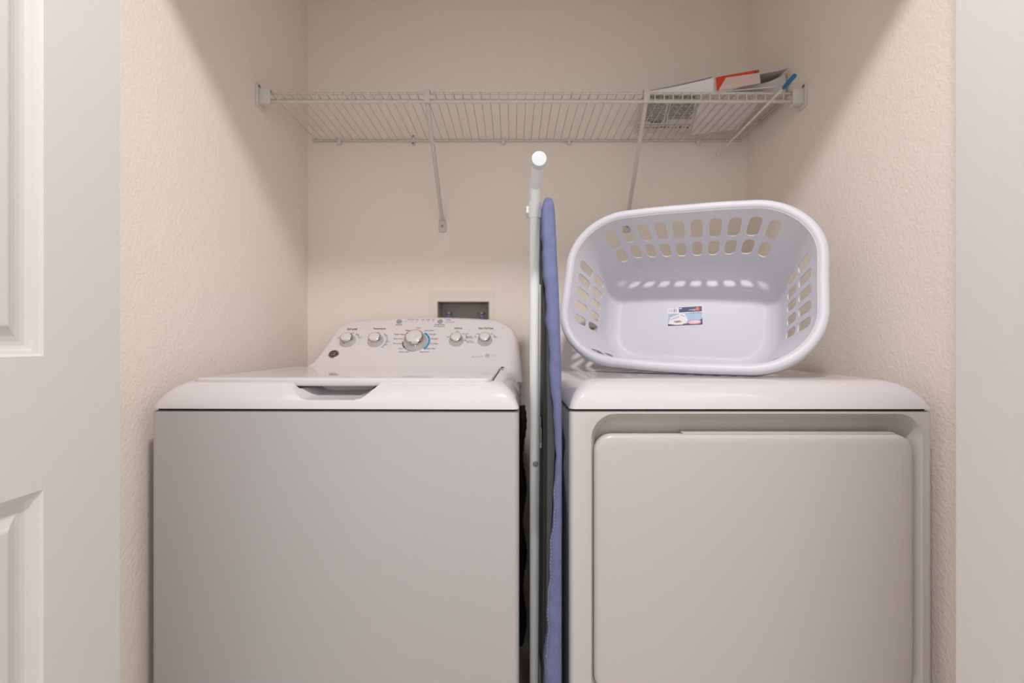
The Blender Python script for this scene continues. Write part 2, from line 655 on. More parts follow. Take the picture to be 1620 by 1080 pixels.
knob(washer, pl, 657, 540.5, 0.0358, 0.0275, 2.7)
knob(washer, pl, 722, 539, 0.0224, 0.0215, 2.4)
knob(washer, pl, 767, 538.5, 0.0224, 0.0215, -0.6)
for px, py in ((631.5, 508.6), (696.3, 508.4)):
    u, v = pl.hit(px, py)
    bm = bmesh.new()
    lathe(bm, pl.pt(u, v, -0.001), pl.n, ((0.0088, 0), (0.0088, 0.002), (0.0078, 0.0032), (0.0004, 0.0034)), 20)
    keep(obj('button', bm, M_button, smooth=40), washer)
T = lambda *a, **k: print_text(con, pl, *a, **k)
T('Soil Level', 549.5, 565.2, 520.3, hpx=3.4, off=0.02)
T('Temperature', 590, 610.5, 520.1, hpx=3.6, off=0.02)
T('Options', 718.5, 731.3, 519.5, hpx=3.4, off=0.02)
T('Stain PreTreat', 757, 780.5, 519.2, hpx=3.0, off=0.02)
T('Deep Fill', 625.8, 636.2, 513.9, hpx=2.6, off=0.01)
T('Deep Rinse', 688, 703.5, 513.5, hpx=2.4, off=0.01)
T('Fabric Softener & Rinse', 686.5, 704.5, 516.1, hpx=1.8)
for body, x0, x1 in (('Sensing/Fill', 645, 655), ('Soak', 657.5, 662.5), ('Wash', 666, 671.5), ('Rinse', 674.5, 680), ('Spin', 683.8, 688.3)):
    T(body, x0, x1, 505.5, hpx=1.9)
T('Reset', 707.8, 713.8, 505.9, hpx=2.0)
T('Lid Locked', 707.3, 718.7, 509.3, M_inkred, hpx=2.0)
dots(con, pl, [(642.2, 508.5), (650.9, 508.5), (659.6, 508.5), (668.4, 508.4), (677.1, 508.4), (685.8, 508.4), (705.4, 506), (705.3, 509.4)], 0.0012, M_black)
for body, x0, x1, y in (('Colors', 658.8, 666.3, 518.4), ('Dark Colors', 672, 686, 522.7), ('Casuals', 679, 689.3, 528.5), ('Delicates', 681.5, 692.6, 535.6),
                        ('Cold Wash', 680.3, 692.8, 543.4), ('Active Wear', 674.7, 689, 551.2), ('Speed Wash', 664, 679.3, 556.8),
                        ('Drain & Spin', 631.5, 647.2, 556.8), ('Jeans', 630.8, 637.6, 551.5), ('Heavy Duty', 622, 635.8, 543.6), ('Bulky Items', 623, 637.5, 536),
                        ('Towels / Sheets', 623.3, 640.5, 528.7), ('Whites', 641.5, 649, 522.6)):
    T(body, x0, x1, y, hpx=2.6)
for body, x0, x1, y in (('Light', 534, 537.6, 534), ('Off', 556, 559.5, 526.8), ('Normal', 562.6, 568.3, 529), ('Extra Heavy', 567.6, 573.5, 533.8),
                        ('Tap Cold', 596.5, 601, 526.4), ('Cool', 608.2, 612.7, 530.8), ('Colors', 610, 616, 540), ('Warm', 607.8, 613.2, 545.2), ('Hot', 603, 606.8, 549),
                        ('Off', 707, 710.3, 533.2), ('Auto', 722, 726.3, 524.3), ('Extra Spin', 731.5, 741.8, 528), ('2nd Rinse', 737, 746.7, 532.2),
                        ('Extra Rinse', 737, 748.5, 534.2), ('Deep Rinse', 737.5, 748.5, 539.4), ('Off', 750.5, 753.8, 532.8), ('Tomato', 753.5, 759, 528), ('Wine', 776, 779.8, 528), ('Blood', 781.5, 786.5, 532.8)):
    T(body, x0, x1, y, hpx=1.9)
T('Fabric Softener', 737.8, 751, 541.2, M_inkred, hpx=1.8)
T('Model 270', 747, 764.5, 564, M_inkpale, hpx=2.0)
for px, w_, h__ in ((771, 3.7, 2.5),):
    arc(con, pl, px, 562.6, 0.0052, 0.0064, 0, 2 * PI - 0.01, M_inkpale)
T('HE', 768.8, 773.2, 562.6, M_inkpale, hpx=2.4)
T('STAR', 779, 787.5, 562.4, mat('very_pale_print', (204, 198, 199), 0.6), hpx=3.0)
dots(con, pl, [(736, 538)], 0.0020, M_black)
# cycle ring: blue segments right, black left, grey below
for k in range(5):
    a = 0.95 - k * 0.355
    arc(con, pl, 657.5, 540, 0.0380, 0.0440, a, a - 0.325, M_cyan)
for k, (a, b) in enumerate(((3.16, 3.48), (3.51, 3.83), (3.86, 4.05))):
    arc(con, pl, 657.5, 540.5, 0.0345, 0.0400, a, b, M_black if k < 2 else M_inkpale)
arc(con, pl, 657.5, 540.5, 0.0365, 0.0390, 4.1, 4.75, M_inkpale)
arc(con, pl, 551, 538.5, 0.0320, 0.0345, 1.0, 0.25, M_inkpale)
arc(con, pl, 595, 538.5, 0.0320, 0.0345, 0.95, -0.75, M_inkpale)
arc(con, pl, 722.5, 537.5, 0.0320, 0.0340, 0.7, 0.2, M_inkpale)
arc(con, pl, 767, 537, 0.0320, 0.0340, 0.6, 0.2, M_inkpale)
# round maker's badge
u, v = pl.hit(528, 560)
bm = bmesh.new()
lathe(bm, pl.pt(u, v, -0.0005), pl.n, ((0.0155, 0), (0.0155, 0.0015), (0.0142, 0.0026), (0.0132, 0.0022), (0.0005, 0.0020)), 28)
badge = keep(obj('badge', bm, M_chrome, smooth=35), washer)
badge['label'] = 'round badge with a monogram at the lower left of the console'
bm = bmesh.new()
lathe(bm, pl.pt(u, v, 0.0018), pl.n, ((0.0128, 0), (0.0128, 0.0006), (0.0004, 0.0007)), 28)
b2 = obj('badge_face', bm, M_black, smooth=40)
b2.parent = badge
b2.matrix_parent_inverse = badge.matrix_world.inverted()
tt = text_mesh('badge_lettering', 'GE', pl, u, v, 0.0150, M_chrome, badge, h=0.0029, max_h=0.013)
tt.matrix_parent_inverse = badge.matrix_world.inverted()
bm = bmesh.new()
n_ = 28
R0, R1 = 0.0112, 0.0120
out_ = [(u + R1 * math.cos(2 * PI * k / n_), v + R1 * math.sin(2 * PI * k / n_)) for k in range(n_)]
in_ = [(u + R0 * math.cos(2 * PI * k / n_), v + R0 * math.sin(2 * PI * k / n_)) for k in range(n_)]
ro = [bm.verts.new(pl.pt(a, b, 0.0028)) for a, b in out_]
ri = [bm.verts.new(pl.pt(a, b, 0.0028)) for a, b in in_]
for k in range(n_):
    bm.faces.new((ro[k], ro[(k + 1) % n_], ri[(k + 1) % n_], ri[k]))
rr_ = obj('badge_ring', bm, M_chrome)
rr_.parent = badge
rr_.matrix_parent_inverse = badge.matrix_world.inverted()

# guessed drain hose behind the washer's right side, added to darken the gap
bm = bmesh.new()
loops = []
hp = [Vector((0.030 + 0.006 * math.sin(k * 0.35), 1.490, 0.86 - 0.012 * k)) for k in range(66)]
tube(bm, hp, [0.0115 if k % 2 else 0.0135 for k in range(66)], 12)
keep(obj('drain_hose', bm, M_mesh, smooth=30), washer)
# the machine stands a degree askew; its control panel was measured where it is
bpy.context.view_layer.update()
stay = [(c, c.matrix_world.copy()) for c in washer.children if c.name.split('.')[0] in ('console', 'knob', 'button', 'badge', 'drain_hose')]
washer.rotation_euler.z = math.radians(-1.0)
washer.location.x += 0.004
bpy.context.view_layer.update()
for c, mw in stay:
    c.matrix_world = mw
bpy.context.view_layer.update()

# ---- dryer
DX0, DX1, DY0, DY1 = 0.106, 0.778, 0.840, 1.526
dryer = thing('clothes_dryer', 'white clothes dryer with a large flat front door, under the laundry basket', 'dryer', (0.442, 1.183, 0))
cab = cabinet(DX0, DX1, DY0, DY1, 0.010, M_enamel_warm)


def rr_prism(x0, x1, z0, z1, r, ys, taper=()):
    bm = bmesh.new()
    loops = []
    for y, ins in ys:
        loops.append([(x, y, z) for x, z in rrect(x0 + ins, x1 - ins, z0 + ins, z1 - ins, max(r - ins * 0.6, 0.004), 10)])
    loft(bm, loops)
    return bm


DZ0 = H - 0.652
c1 = obj('c', rr_prism(0.1475, 0.7565, DZ0 - 0.02, H - 0.1345, 0.046, ((0.80, -0.004), (0.8375, -0.0035), (0.842, 0.0), (0.852, 0.004), (0.868, 0.012), (0.874, 0.022))), None)
cut(cab, [c1])
for p in cab.data.polygons:
    p.use_smooth = True
cab.data.set_sharp_from_angle(angle=math.radians(35))
keep(cab, dryer)
keep(seam(DX0, DX1, DY0, DY1), dryer)
feet(dryer, DX0, DX1, DY0, DY1)
dcov = top_cover(DX0, DX1, DY0 - 0.002, DY1)
keep(dcov, dryer)
bm = rr_prism(0.1520, 0.7440, DZ0, H - 0.1720, 0.034,
              ((0.871, 0.012), (0.871, 0.004), (0.860, 0.001), (0.850, 0.0), (0.845, 0.0005), (0.8415, 0.0022), (0.8390, 0.0055), (0.8378, 0.010), (0.8374, 0.018)))
dd = keep(obj('door', bm, M_enamel_warm, smooth=50), dryer)
bm = boxes((0.318, 0.712, 0.8455, 0.866, H - 0.1725, H - 0.1695))
gl = obj('grip_lip', bm, M_enamel_warm)
soften(gl, 0.0012, 2)
gl.parent = dd
gl.matrix_parent_inverse = dd.matrix_world.inverted()
dcon, dpl = console(mirror=0.114, dy=0.022)
keep(dcon, dryer)
bpy.context.view_layer.update()
for px, py, R in ((945, 540, 0.026), (1000, 540, 0.026), (1060, 541, 0.042)):
    knob(dryer, dpl, px, py, R, 0.022)
print_text(dcon, dpl, 'Extended Tumble', 905, 940, 519, M_black, hpx=4.0)
print_text(dcon, dpl, 'Temperature', 985, 1012, 519, M_ink, hpx=4.0)

# ------------------------------------------------------------------ wire shelf
ZD = H + 0.698
YF, YR = 1.276, 1.575
SX0, SX1 = -0.690, 0.796
shelf = thing('wire_shelf', 'white coated wire shelf across the back of the closet on two diagonal struts', 'shelf', (0.054, 1.43, ZD))
rod = 0.0034
for name, y, z, r in (('back_rod', YR, ZD - 0.003, 0.0038), ('front_rod', YF, ZD - 0.0035, 0.0030), ('lip_rod', YF - 0.003, ZD - 0.0275, 0.0042), ('middle_rod', YF + 0.03, ZD - 0.0048, 0.0022)):
    bm = bmesh.new()
    tube(bm, [(SX0, y, z), (SX1, y, z)], r, 10)
    keep(obj(name, bm, M_wire, smooth=60), shelf)
bm = bmesh.new()
tube(bm, [(0, YR + 0.001, ZD), (0, YF + 0.004, ZD), (0, YF - 0.0015, ZD - 0.001), (0, YF - 0.0045, ZD - 0.005), (0, YF - 0.0062, ZD - 0.028), (0, YF - 0.006, ZD - 0.0315)], 0.0016, 6)
w0 = obj('deck_wire', bm, M_wire, smooth=60)
NW = 58
for i in range(NW):
    x = SX0 + 0.012 + (SX1 - SX0 - 0.024) * i / (NW - 1)
    w = w0 if i == 0 else w0.copy()
    if i:
        COL.objects.link(w)
    w.location = (x, 0, 0)
    keep(w, shelf)
# end brackets screwed to the side walls
for x, s in ((XL, 1), (XR, -1)):
    bm = bmesh.new()
    # wall plate
    outl = [(YF - 0.016, ZD - 0.046), (YF + 0.020, ZD - 0.046), (YF + 0.020, ZD - 0.012), (YF + 0.004, ZD + 0.010), (YF - 0.000, ZD + 0.020), (YF - 0.012, ZD + 0.022), (YF - 0.019, ZD + 0.014), (YF - 0.019, ZD - 0.036)]
    loft(bm, [[(x + s * 0.0003, y, z) for y, z in outl], [(x + s * 0.005, y, z) for y, z in outl]])
    br = obj('end_bracket', bm, M_bracket)
    soften(br, 0.0015, 2)
    keep(br, shelf)
    bm = bmesh.new()
    a0, a1 = sorted((x + s * 0.0052, x + s * 0.037))
    box(bm, a0, a1, YF - 0.0125, YF - 0.0095, ZD - 0.037, ZD + 0.004)
    box(bm, a0, a1, YF - 0.0095, YF + 0.012, ZD + 0.0015, ZD + 0.004)
    box(bm, a0, a1, YF - 0.0095, YF + 0.012, ZD - 0.037, ZD - 0.0345)
    so = obj('bracket_socket', bm, M_bracket)
    soften(so, 0.0012, 2)
    so.parent = br
    so.matrix_parent_inverse = Matrix.Translation(shelf.location).inverted() @ Matrix.Identity(4)
    so.matrix_parent_inverse = br.matrix_parent_inverse.copy() if False else (br.matrix_basis.inverted())
    bpy.context.view_layer.update()
    so.matrix_parent_inverse = br.matrix_world.inverted()
    bm = bmesh.new()
    lathe(bm, (x + s * 0.005, YF - 0.009, ZD + 0.0125), (s, 0, 0), ((0.0042, 0), (0.0040, 0.0015), (0.0005, 0.002)), 12)
    sw = obj('screw', bm, M_screw, smooth=40)
    sw.parent = br
    sw.matrix_parent_inverse = br.matrix_world.inverted()
# diagonal struts
for xt, xb in ((-0.2375, -0.2410), (0.3757, 0.3980)):
    zt, zb = ZD - 0.024, H + 0.420
    p0, p1 = Vector((xt, YF - 0.002, zt)), Vector((xb, YB - 0.010, zb))
    bm = bmesh.new()
    tube(bm, [p0, p0.lerp(p1, 0.03), p0.lerp(p1, 0.95), p1], [0.0050, 0.0062, 0.0062, 0.0050], 12)
    st = keep(obj('strut', bm, M_strut, smooth=50), shelf)
    bpy.context.view_layer.update()
    bm = boxes((xt - 0.0085, xt + 0.0085, YF - 0.0105, YF - 0.0078, ZD - 0.034, ZD + 0.004), (xt - 0.0085, xt + 0.0085, YF - 0.0105, YF + 0.008, ZD + 0.002, ZD + 0.0045))
    hk = obj('strut_hook', bm, M_strut)
    soften(hk, 0.001, 2)
    hk.parent = st
    hk.matrix_parent_inverse = st.matrix_world.inverted()
    bm = bmesh.new()
    out = rrect(xb - 0.0125, xb + 0.0125, zb - 0.042, zb + 0.004, 0.006, 4)
    loft(bm, [[(a, YB - 0.0003, b) for a, b in out], [(a, YB - 0.0045, b) for a, b in out], [(xb + (a - xb) * 0.85, YB - 0.006, zb - 0.019 + (b - zb + 0.019) * 0.93) for a, b in out]])
    ft = obj('strut_foot', bm, M_strut, smooth=35)
    ft.parent = st
    ft.matrix_parent_inverse = st.matrix_world.inverted()
    bm = bmesh.new()
    lathe(bm, (xb, YB - 0.006, zb - 0.022), (0, -1, 0), ((0.0048, 0), (0.0044, 0.002), (0.0005, 0.003)), 12)
    sw = obj('screw', bm, M_screw, smooth=40)
    sw.parent = st
    sw.matrix_parent_inverse = st.matrix_world.inverted()
# clips along the back rod
for px in (537, 796, 900, 1104):
    xx = (px - 810) / 720 * YR
    bm = bmesh.new()
    box(bm, xx - 0.006, xx + 0.006, YR - 0.0075, YR - 0.0045, ZD - 0.018, ZD + 0.004)
    box(bm, xx - 0.006, xx + 0.006, YR - 0.0045, YB - 0.0003, ZD - 0.018, ZD - 0.0075)
    cl = obj('wall_clip', bm, M_bracket)
    soften(cl, 0.0015, 2)
    keep(cl, shelf)
xx = (654 - 810) / 720 * YR
bm = bmesh.new()
out = rrect(xx - 0.006, xx + 0.006, ZD - 0.020, ZD + 0.014, 0.005, 4)
loft(bm, [[(a, YB - 0.0003, b) for a, b in out], [(a, YR - 0.006, b) for a, b in out]])
jc = keep(obj('wall_clip', bm, M_bracket, smooth=40), shelf)
bpy.context.view_layer.update()
for dz in (0.009, -0.0145):
    bm = bmesh.new()
    lathe(bm, (xx, YR - 0.006, ZD + dz), (0, -1, 0), ((0.0036, 0), (0.0033, 0.0015), (0.0005, 0.002)), 10)
    sw = obj('screw', bm, M_screw, smooth=40)
    sw.parent = jc
    sw.matrix_parent_inverse = jc.matrix_world.inverted()


# ------------------------------------------------------------------ papers on the shelf
def sheet(fn, nu, nv, th):
    """a sheet of paper with thickness: fn(u, v) -> point on its lower face"""
    bm = bmesh.new()
    lo = [[Vector(fn(i / nu, j / nv)) for j in range(nv + 1)] for i in range(nu + 1)]
    up = []
    for i in range(nu + 1):
        row = []
        for j in range(nv + 1):
            a = lo[min(i + 1, nu)][j] - lo[max(i - 1, 0)][j]
            b = lo[i][min(j + 1, nv)] - lo[i][max(j - 1, 0)]
            n = a.cross(b).normalized()
            if n.z < 0:
                n = -n
            row.append(lo[i][j] + n * th)
        up.append(row)
    L = [[bm.verts.new(p) for p in r] for r in lo]
    U = [[bm.verts.new(p) for p in r] for r in up]
    for i in range(nu):
        for j in range(nv):
            bm.faces.new((L[i][j], L[i][j + 1], L[i + 1][j + 1], L[i + 1][j]))
            bm.faces.new((U[i][j], U[i + 1][j], U[i + 1][j + 1], U[i][j + 1]))
    for i in range(nu):
        bm.faces.new((L[i][0], L[i + 1][0], U[i + 1][0], U[i][0]))
        bm.faces.new((L[i][nv], U[i][nv], U[i + 1][nv], L[i + 1][nv]))
    for j in range(nv):
        bm.faces.new((L[0][j], U[0][j], U[0][j + 1], L[0][j + 1]))
        bm.faces.new((L[nu][j], L[nu][j + 1], U[nu][j + 1], U[nu][j]))
    return bm


def bil(c, u, v):
    return (Vector(c[0]) * (1 - u) + Vector(c[1]) * u) * (1 - v) + (Vector(c[3]) * (1 - u) + Vector(c[2]) * u) * v


ZP = ZD + 0.0028
# printed newspaper seen from below through the wires
nc = [(0.374, 1.289, ZP), (0.528, 1.289, ZP), (0.600, 1.532, ZP), (0.412, 1.535, ZP)]
news = tag(obj('newspaper', sheet(lambda u, v: bil(nc, u, v), 4, 4, 0.005), M_news), 'folded grey newsprint page lying on the wire shelf, its print seen from below', 'newspaper')
npl = Plane(Vector(nc[0]), Vector(nc[0]) - Vector(nc[1]), Vector(nc[3]) - Vector(nc[0]))
bm = bmesh.new()
rnd = random.Random(4)


def under(u0, u1, v0, v1):
    z = -0.0004
    ps = [bil(nc, u0, v0), bil(nc, u1, v0), bil(nc, u1, v1), bil(nc, u0, v1)]
    loft(bm, [[p + Vector((0, 0, z)) for p in ps], [p + Vector((0, 0, z + 0.0003)) for p in ps]])


for c0, c1, r0, r1 in ((0.06, 0.46, 0.04, 0.66), (0.54, 0.97, 0.04, 0.60)):
    v = r0
    while v < r1:
        h_ = rnd.choice((0.010, 0.010, 0.014))
        u = c0
        while u < c1 - 0.03:
            l = rnd.uniform(0.05, 0.2)
            under(u, min(u + l, c1), v, v + h_)
            u += l + rnd.uniform(0.01, 0.03)
        v += h_ + rnd.uniform(0.008, 0.016)
under(0.50, 0.512, 0.02, 0.70)
under(0.24, 0.46, 0.66, 0.69)
under(0.02, 0.98, 0.745, 0.752)
for k in range(14):
    a = 0.03 + k * 0.068
    under(a, a + rnd.uniform(0.02, 0.055), 0.79 + rnd.uniform(0, 0.03), 0.81 + rnd.uniform(0.01, 0.04))
bm_news = bm
pr = obj('printed_columns', bm_news, M_newsink, news)
pr['label'] = 'rows of dark print on the underside of the page'

# plain white card beside it
cc = [(0.536, 1.284, ZP), (0.716, 1.284, ZP), (0.748, 1.505, ZP), (0.606, 1.545, ZP)]
tag(obj('white_card', sheet(lambda u, v: bil(cc, u, v), 3, 3, 0.003), M_paper), 'flat white card on the wire shelf right of the newsprint page', 'card')

# folded white papers, a wedge rising to the right on top of the newsprint
bm = bmesh.new()
loops = []
for y, f in ((1.296, 0.55), (1.2968, 0.9), (1.300, 1.0), (1.36, 1.0), (1.44, 0.75), (1.50, 0.35)):
    top = [(0.380 + 0.194 * k / 12, y, ZP + 0.0062 + f * (0.0055 + 0.041 * (k / 12) ** 1.15)) for k in range(13)]
    bot = [(p[0], y, ZP + 0.0054) for p in top[::-1]]
    loops.append(top + bot)
loft(bm, loops)
fp = tag(obj('folded_paper', bm, M_paper, smooth=30), 'thick fold of white paper on the shelf, rising towards the orange-bordered mailer', 'paper')
bm = bmesh.new()
top = [(0.380 + 0.192 * k / 12, 1.301, ZP + 0.0136 + 0.041 * (k / 12) ** 1.15) for k in range(13)]
loft(bm, [[p for p in top] + [(p[0] + 0.004, 1.36, p[2] + 0.0004) for p in top[::-1]], [(p[0], p[1], p[2] + 0.0022) for p in top] + [(p[0] + 0.004, 1.36, p[2] + 0.0026) for p in top[::-1]]])
fl = obj('fold_edge', bm, M_label_g, fp)
fl['label'] = 'grey top leaf of the fold'

# orange bordered mailer standing against the pile
ml = Plane((0.580, 1.293, ZD + 0.0245), (1, -0.02, 0.17), (0.10, 0.28, 0.6))
L_ = 0.125
mailer = tag(obj('mailer', sheet(lambda u, v: ml.pt(u * L_, v * 0.040 - 0.02 * (1 - v) * 0.0 - 0.018 * (1 - v)), 4, 2, 0.0012), M_pink), 'pink and white mailer with an orange border on the shelf', 'mailer')
bm = bmesh.new()
flat_poly(bm, ml, [(0.0005, 0.0395), (0.0005, 0.0330), (0.04, 0.0310), (L_ - 0.0005, 0.0265), (L_ - 0.0005, 0.0395)], 0.0016)
b = obj('orange_border', bm, M_orange, mailer)
bm = bmesh.new()
flat_poly(bm, ml, [(0.0005, 0.036), (0.0005, -0.0175), (0.0055, -0.0175), (0.030, 0.033)], 0.0013)
obj('orange_border', bm, M_orange, mailer)
bm = bmesh.new()
flat_poly(bm, ml, [(L_ - 0.0075 + 0.0048 * math.cos(k * PI / 8), 0.034 + 0.0045 * math.sin(k * PI / 8)) for k in range(16)], 0.0024)
e = obj('printed_emblem', bm, M_label_n, mailer)
e['label'] = 'small round navy emblem'
bm = bmesh.new()
flat_poly(bm, ml, [(L_ - 0.0075 + a, 0.034 + b_) for a, b_ in ((-0.0025, -0.0015), (0.0022, -0.0015), (0.0010, 0.0004), (0.0002, 0.0024), (-0.0006, 0.0003))], 0.0030)
obj('printed_emblem', bm, M_label_w, mailer)

# grey film bags behind, leaning up the right wall
bm = bmesh.new()
loops = []
for y, f in ((1.338, 0.80), (1.341, 0.96), (1.348, 1.0), (1.40, 1.05), (1.47, 0.8), (1.52, 0.45)):
    top = []
    for k in range(15):
        q = k / 14
        top.append((0.600 + 0.205 * q, y, ZP + 0.0075 + f * (0.014 + 0.066 * q + 0.005 * math.sin(7 * q + 9 * y))))
    bot = [(p[0], y, ZP + 0.0068 + 0.014 * max(0, (p[0] - 0.70) / 0.105)) for p in top[::-1]]
    loops.append(top + bot)
loft(bm, loops)
tag(obj('plastic_bag', bm, M_paperg, smooth=50), 'crumpled grey plastic bag leaning on the right wall behind the mailer', 'bag')
gb2 = [(0.690, 1.350, ZP + 0.0720), (0.807, 1.325, ZP + 0.0965), (0.809, 1.47, ZP + 0.104), (0.720, 1.50, ZP + 0.084)]
tag(obj('plastic_bag', sheet(lambda u, v: bil(gb2, u, v) + Vector((0, 0, 0.008 * math.sin(4 * u) * (1 - u))), 8, 4, 0.002), M_paperg), 'topmost grey plastic bag on the shelf, its corner pointing up at the right wall', 'bag')
we = [(0.605, 1.283, ZP + 0.0036), (0.742, 1.283, ZP + 0.012), (0.748, 1.334, ZP + 0.0125), (0.612, 1.334, ZP + 0.0036)]
tag(obj('envelope', sheet(lambda u, v: bil(we, u, v) + Vector((0, 0, 0.004 * u)), 6, 2, 0.002), M_paper), 'white envelope lying on the shelf in front of the grey bags', 'envelope')

# thin white wand with a blue grip, pushed in under the shelf
wand = thing('cleaning_wand', 'thin white wand with a blue grip and ball tip, poking out below the shelf lip', 'wand', (0.71, 1.26, ZD - 0.033))
pa, pb, pc = at(1258, 118.5, 1.150), at(1241, 138, 1.185), at(1137, 243, 1.545)
bm = bmesh.new()
tube(bm, [pb.lerp(pc, k / 6) for k in range(7)], 0.0036, 10)
keep(obj('shaft', bm, M_wand, smooth=60), wand)
bm = bmesh.new()
dv = (pa - pb).normalized()
tube(bm, [pb - dv * 0.004, pb, pa - dv * 0.002, pa], [0.0040, 0.0056, 0.0056, 0.0042], 12)
keep(obj('grip', bm, M_bluegrip, smooth=60), wand)['label'] = 'blue grip'
bm = bmesh.new()
bmesh.ops.create_uvsphere(bm, u_segments=14, v_segments=8, radius=0.0080)
bmesh.ops.translate(bm, verts=bm.verts, vec=pc)
keep(obj('ball_tip', bm, M_wand, smooth=60), wand)

# ------------------------------------------------------------------ ironing board standing on end between the machines
board = thing('ironing_board', 'folded ironing board with a blue cover, standing on end between washer and dryer', 'ironing board', (0.07, 0.985, 0))
# cover: a padded slab, nose up; sections up the height: z, near edge Y, far edge Y, left X, right X
YC = 0.985
secs = []
zs = [0.006, 0.03, 0.15, 0.30, 0.42, 0.52, 0.60, 0.68, 0.75, 0.82, 0.89, 0.95, 1.00, 1.05, 1.10, 1.15, 1.20, 1.25, 1.29, 1.32, 1.345, 1.360, 1.370, 1.375]


def interp(tab, z):
    for (a, va), (b, vb) in zip(tab, tab[1:]):
        if z <= b:
            k = (z - a) / (b - a)
            return va + (vb - va) * max(0, min(1, k))
    return tab[-1][1]


left_t = [(0, 0.0585), (0.42, 0.0590), (0.60, 0.0640), (0.75, 0.0745), (0.89, 0.0790), (1.00, 0.0710), (1.10, 0.0655), (1.20, 0.0635), (1.30, 0.0620), (1.360, 0.0622), (1.370, 0.0660), (1.375, 0.0705)]
right_t = [(0, 0.0905), (0.60, 0.0905), (1.0, 0.0905), (1.2, 0.0900), (1.33, 0.0895), (1.360, 0.0885), (1.370, 0.0860), (1.375, 0.0810)]
half_t = [(0, 0.155), (0.06, 0.165), (0.95, 0.165), (1.02, 0.158), (1.10, 0.140), (1.18, 0.112), (1.26, 0.076), (1.32, 0.052), (1.36, 0.036), (1.371, 0.028), (1.375, 0.020)]
rnd = random.Random(2)
bm = bmesh.new()
loops = []
zz = []
for a, b in zip(zs, zs[1:]):
    m = max(1, int((b - a) / 0.012))
    zz += [a + (b - a) * k / m for k in range(m)]
zz.append(zs[-1])
for z in zz:
    hw = interp(half_t, z)
    x0, x1 = interp(left_t, z), interp(right_t, z)
    wob = 0.0012 * math.sin(z * 61) + 0.0010 * math.sin(z * 23 + 1) + 0.0008 * math.sin(z * 140)
    wr = 0.0016 * max(0, math.sin(z * 95)) if 1.20 < z < 1.37 else 0.0005 * math.sin(z * 44)
    lp = rrect(x0 + wob, x1 + wr * 0.3, YC - hw, YC + hw, min(0.010, hw * 0.9), 5)
    loops.append([(x, y + (wr if y < YC else 0), z) for x, y in lp])
loft(bm, loops)
cover = keep(obj('board_cover', bm, M_cloth, smooth=60), board)
cover['label'] = 'blue cotton cover'
# stitching along the hem
bm = bmesh.new()
z = 0.50
while z < 0.86:
    hw = interp(half_t, z)
    x0 = interp(left_t, z) + 0.0012 * math.sin(z * 61) + 0.0010 * math.sin(z * 23 + 1) + 0.0008 * math.sin(z * 140)
    box(bm, x0 + 0.0012, x0 + 0.0022, YC - hw - 0.0004 + 0.0085, YC - hw + 0.0085 - 0.0060, z, z + 0.0035)
    z += 0.0065
stc = obj('stitching', bm, mat('pale_thread', (150, 150, 176), 0.8))
stc.parent = cover
bpy.context.view_layer.update()
stc.matrix_parent_inverse = cover.matrix_world.inverted()
# metal pan on the underside: a grey rim and, set back inside it, the mesh, coloured black for the shaded gap
PAN = ((0.03, 0.056), (0.4, 0.056), (0.6, 0.0575), (0.9, 0.0585), (1.0, 0.0590), (1.10, 0.0600), (1.20, 0.0605), (1.28, 0.0605), (1.33, 0.0610))
for name, m, d, ins, lab_ in (('board_frame', M_mesh, 0.0055, 0.012, 'dark grey metal underside rim'), ('board_mesh_shade', M_dark, 0.0, 0.034, 'mesh underside, black for the shade of the gap')):
    bm = bmesh.new()
    loops = []
    for z, x0 in PAN:
        hw = max(interp(half_t, z) - ins, 0.008)
        x1 = max(interp(left_t, z) + 0.002, x0 + d + 0.004)
        loops.append([(x, y, z) for x, y in rrect(x0 + d, x1, YC - hw, YC + hw, 0.0015, 3)])
    loft(bm, loops)
    keep(obj(name, bm, m, smooth=40), board)['label'] = lab_
# leg and T foot
zb = H + 0.338
bm = bmesh.new()
tube(bm, [(0.050, 0.985, zb), (0.050, 0.985, 0.70), (0.050, 0.985, 0.02)], 0.0118, 18)
keep(obj('leg', bm, M_tube, smooth=60), board)
bm = bmesh.new()
tube(bm, [(0.0505, 0.846, zb), (0.0502, 0.95, zb), (0.050, 1.20, zb)], 0.0128, 20)
foot = keep(obj('foot_bar', bm, M_tube, smooth=60), board)
bpy.context.view_layer.update()
for y0, s in ((0.846, -1), (1.20, 1)):
    bm = bmesh.new()
    lathe(bm, (0.0502, y0, zb), (0, s, 0), ((0.0143, -0.014), (0.0146, -0.010), (0.0146, 0.003), (0.0135, 0.0055), (0.0010, 0.006)), 24)
    cp = obj('end_cap', bm, M_capend, smooth=40)
    cp.parent = foot
    cp.matrix_parent_inverse = foot.matrix_world.inverted()
    cp['label'] = 'round white end cap'
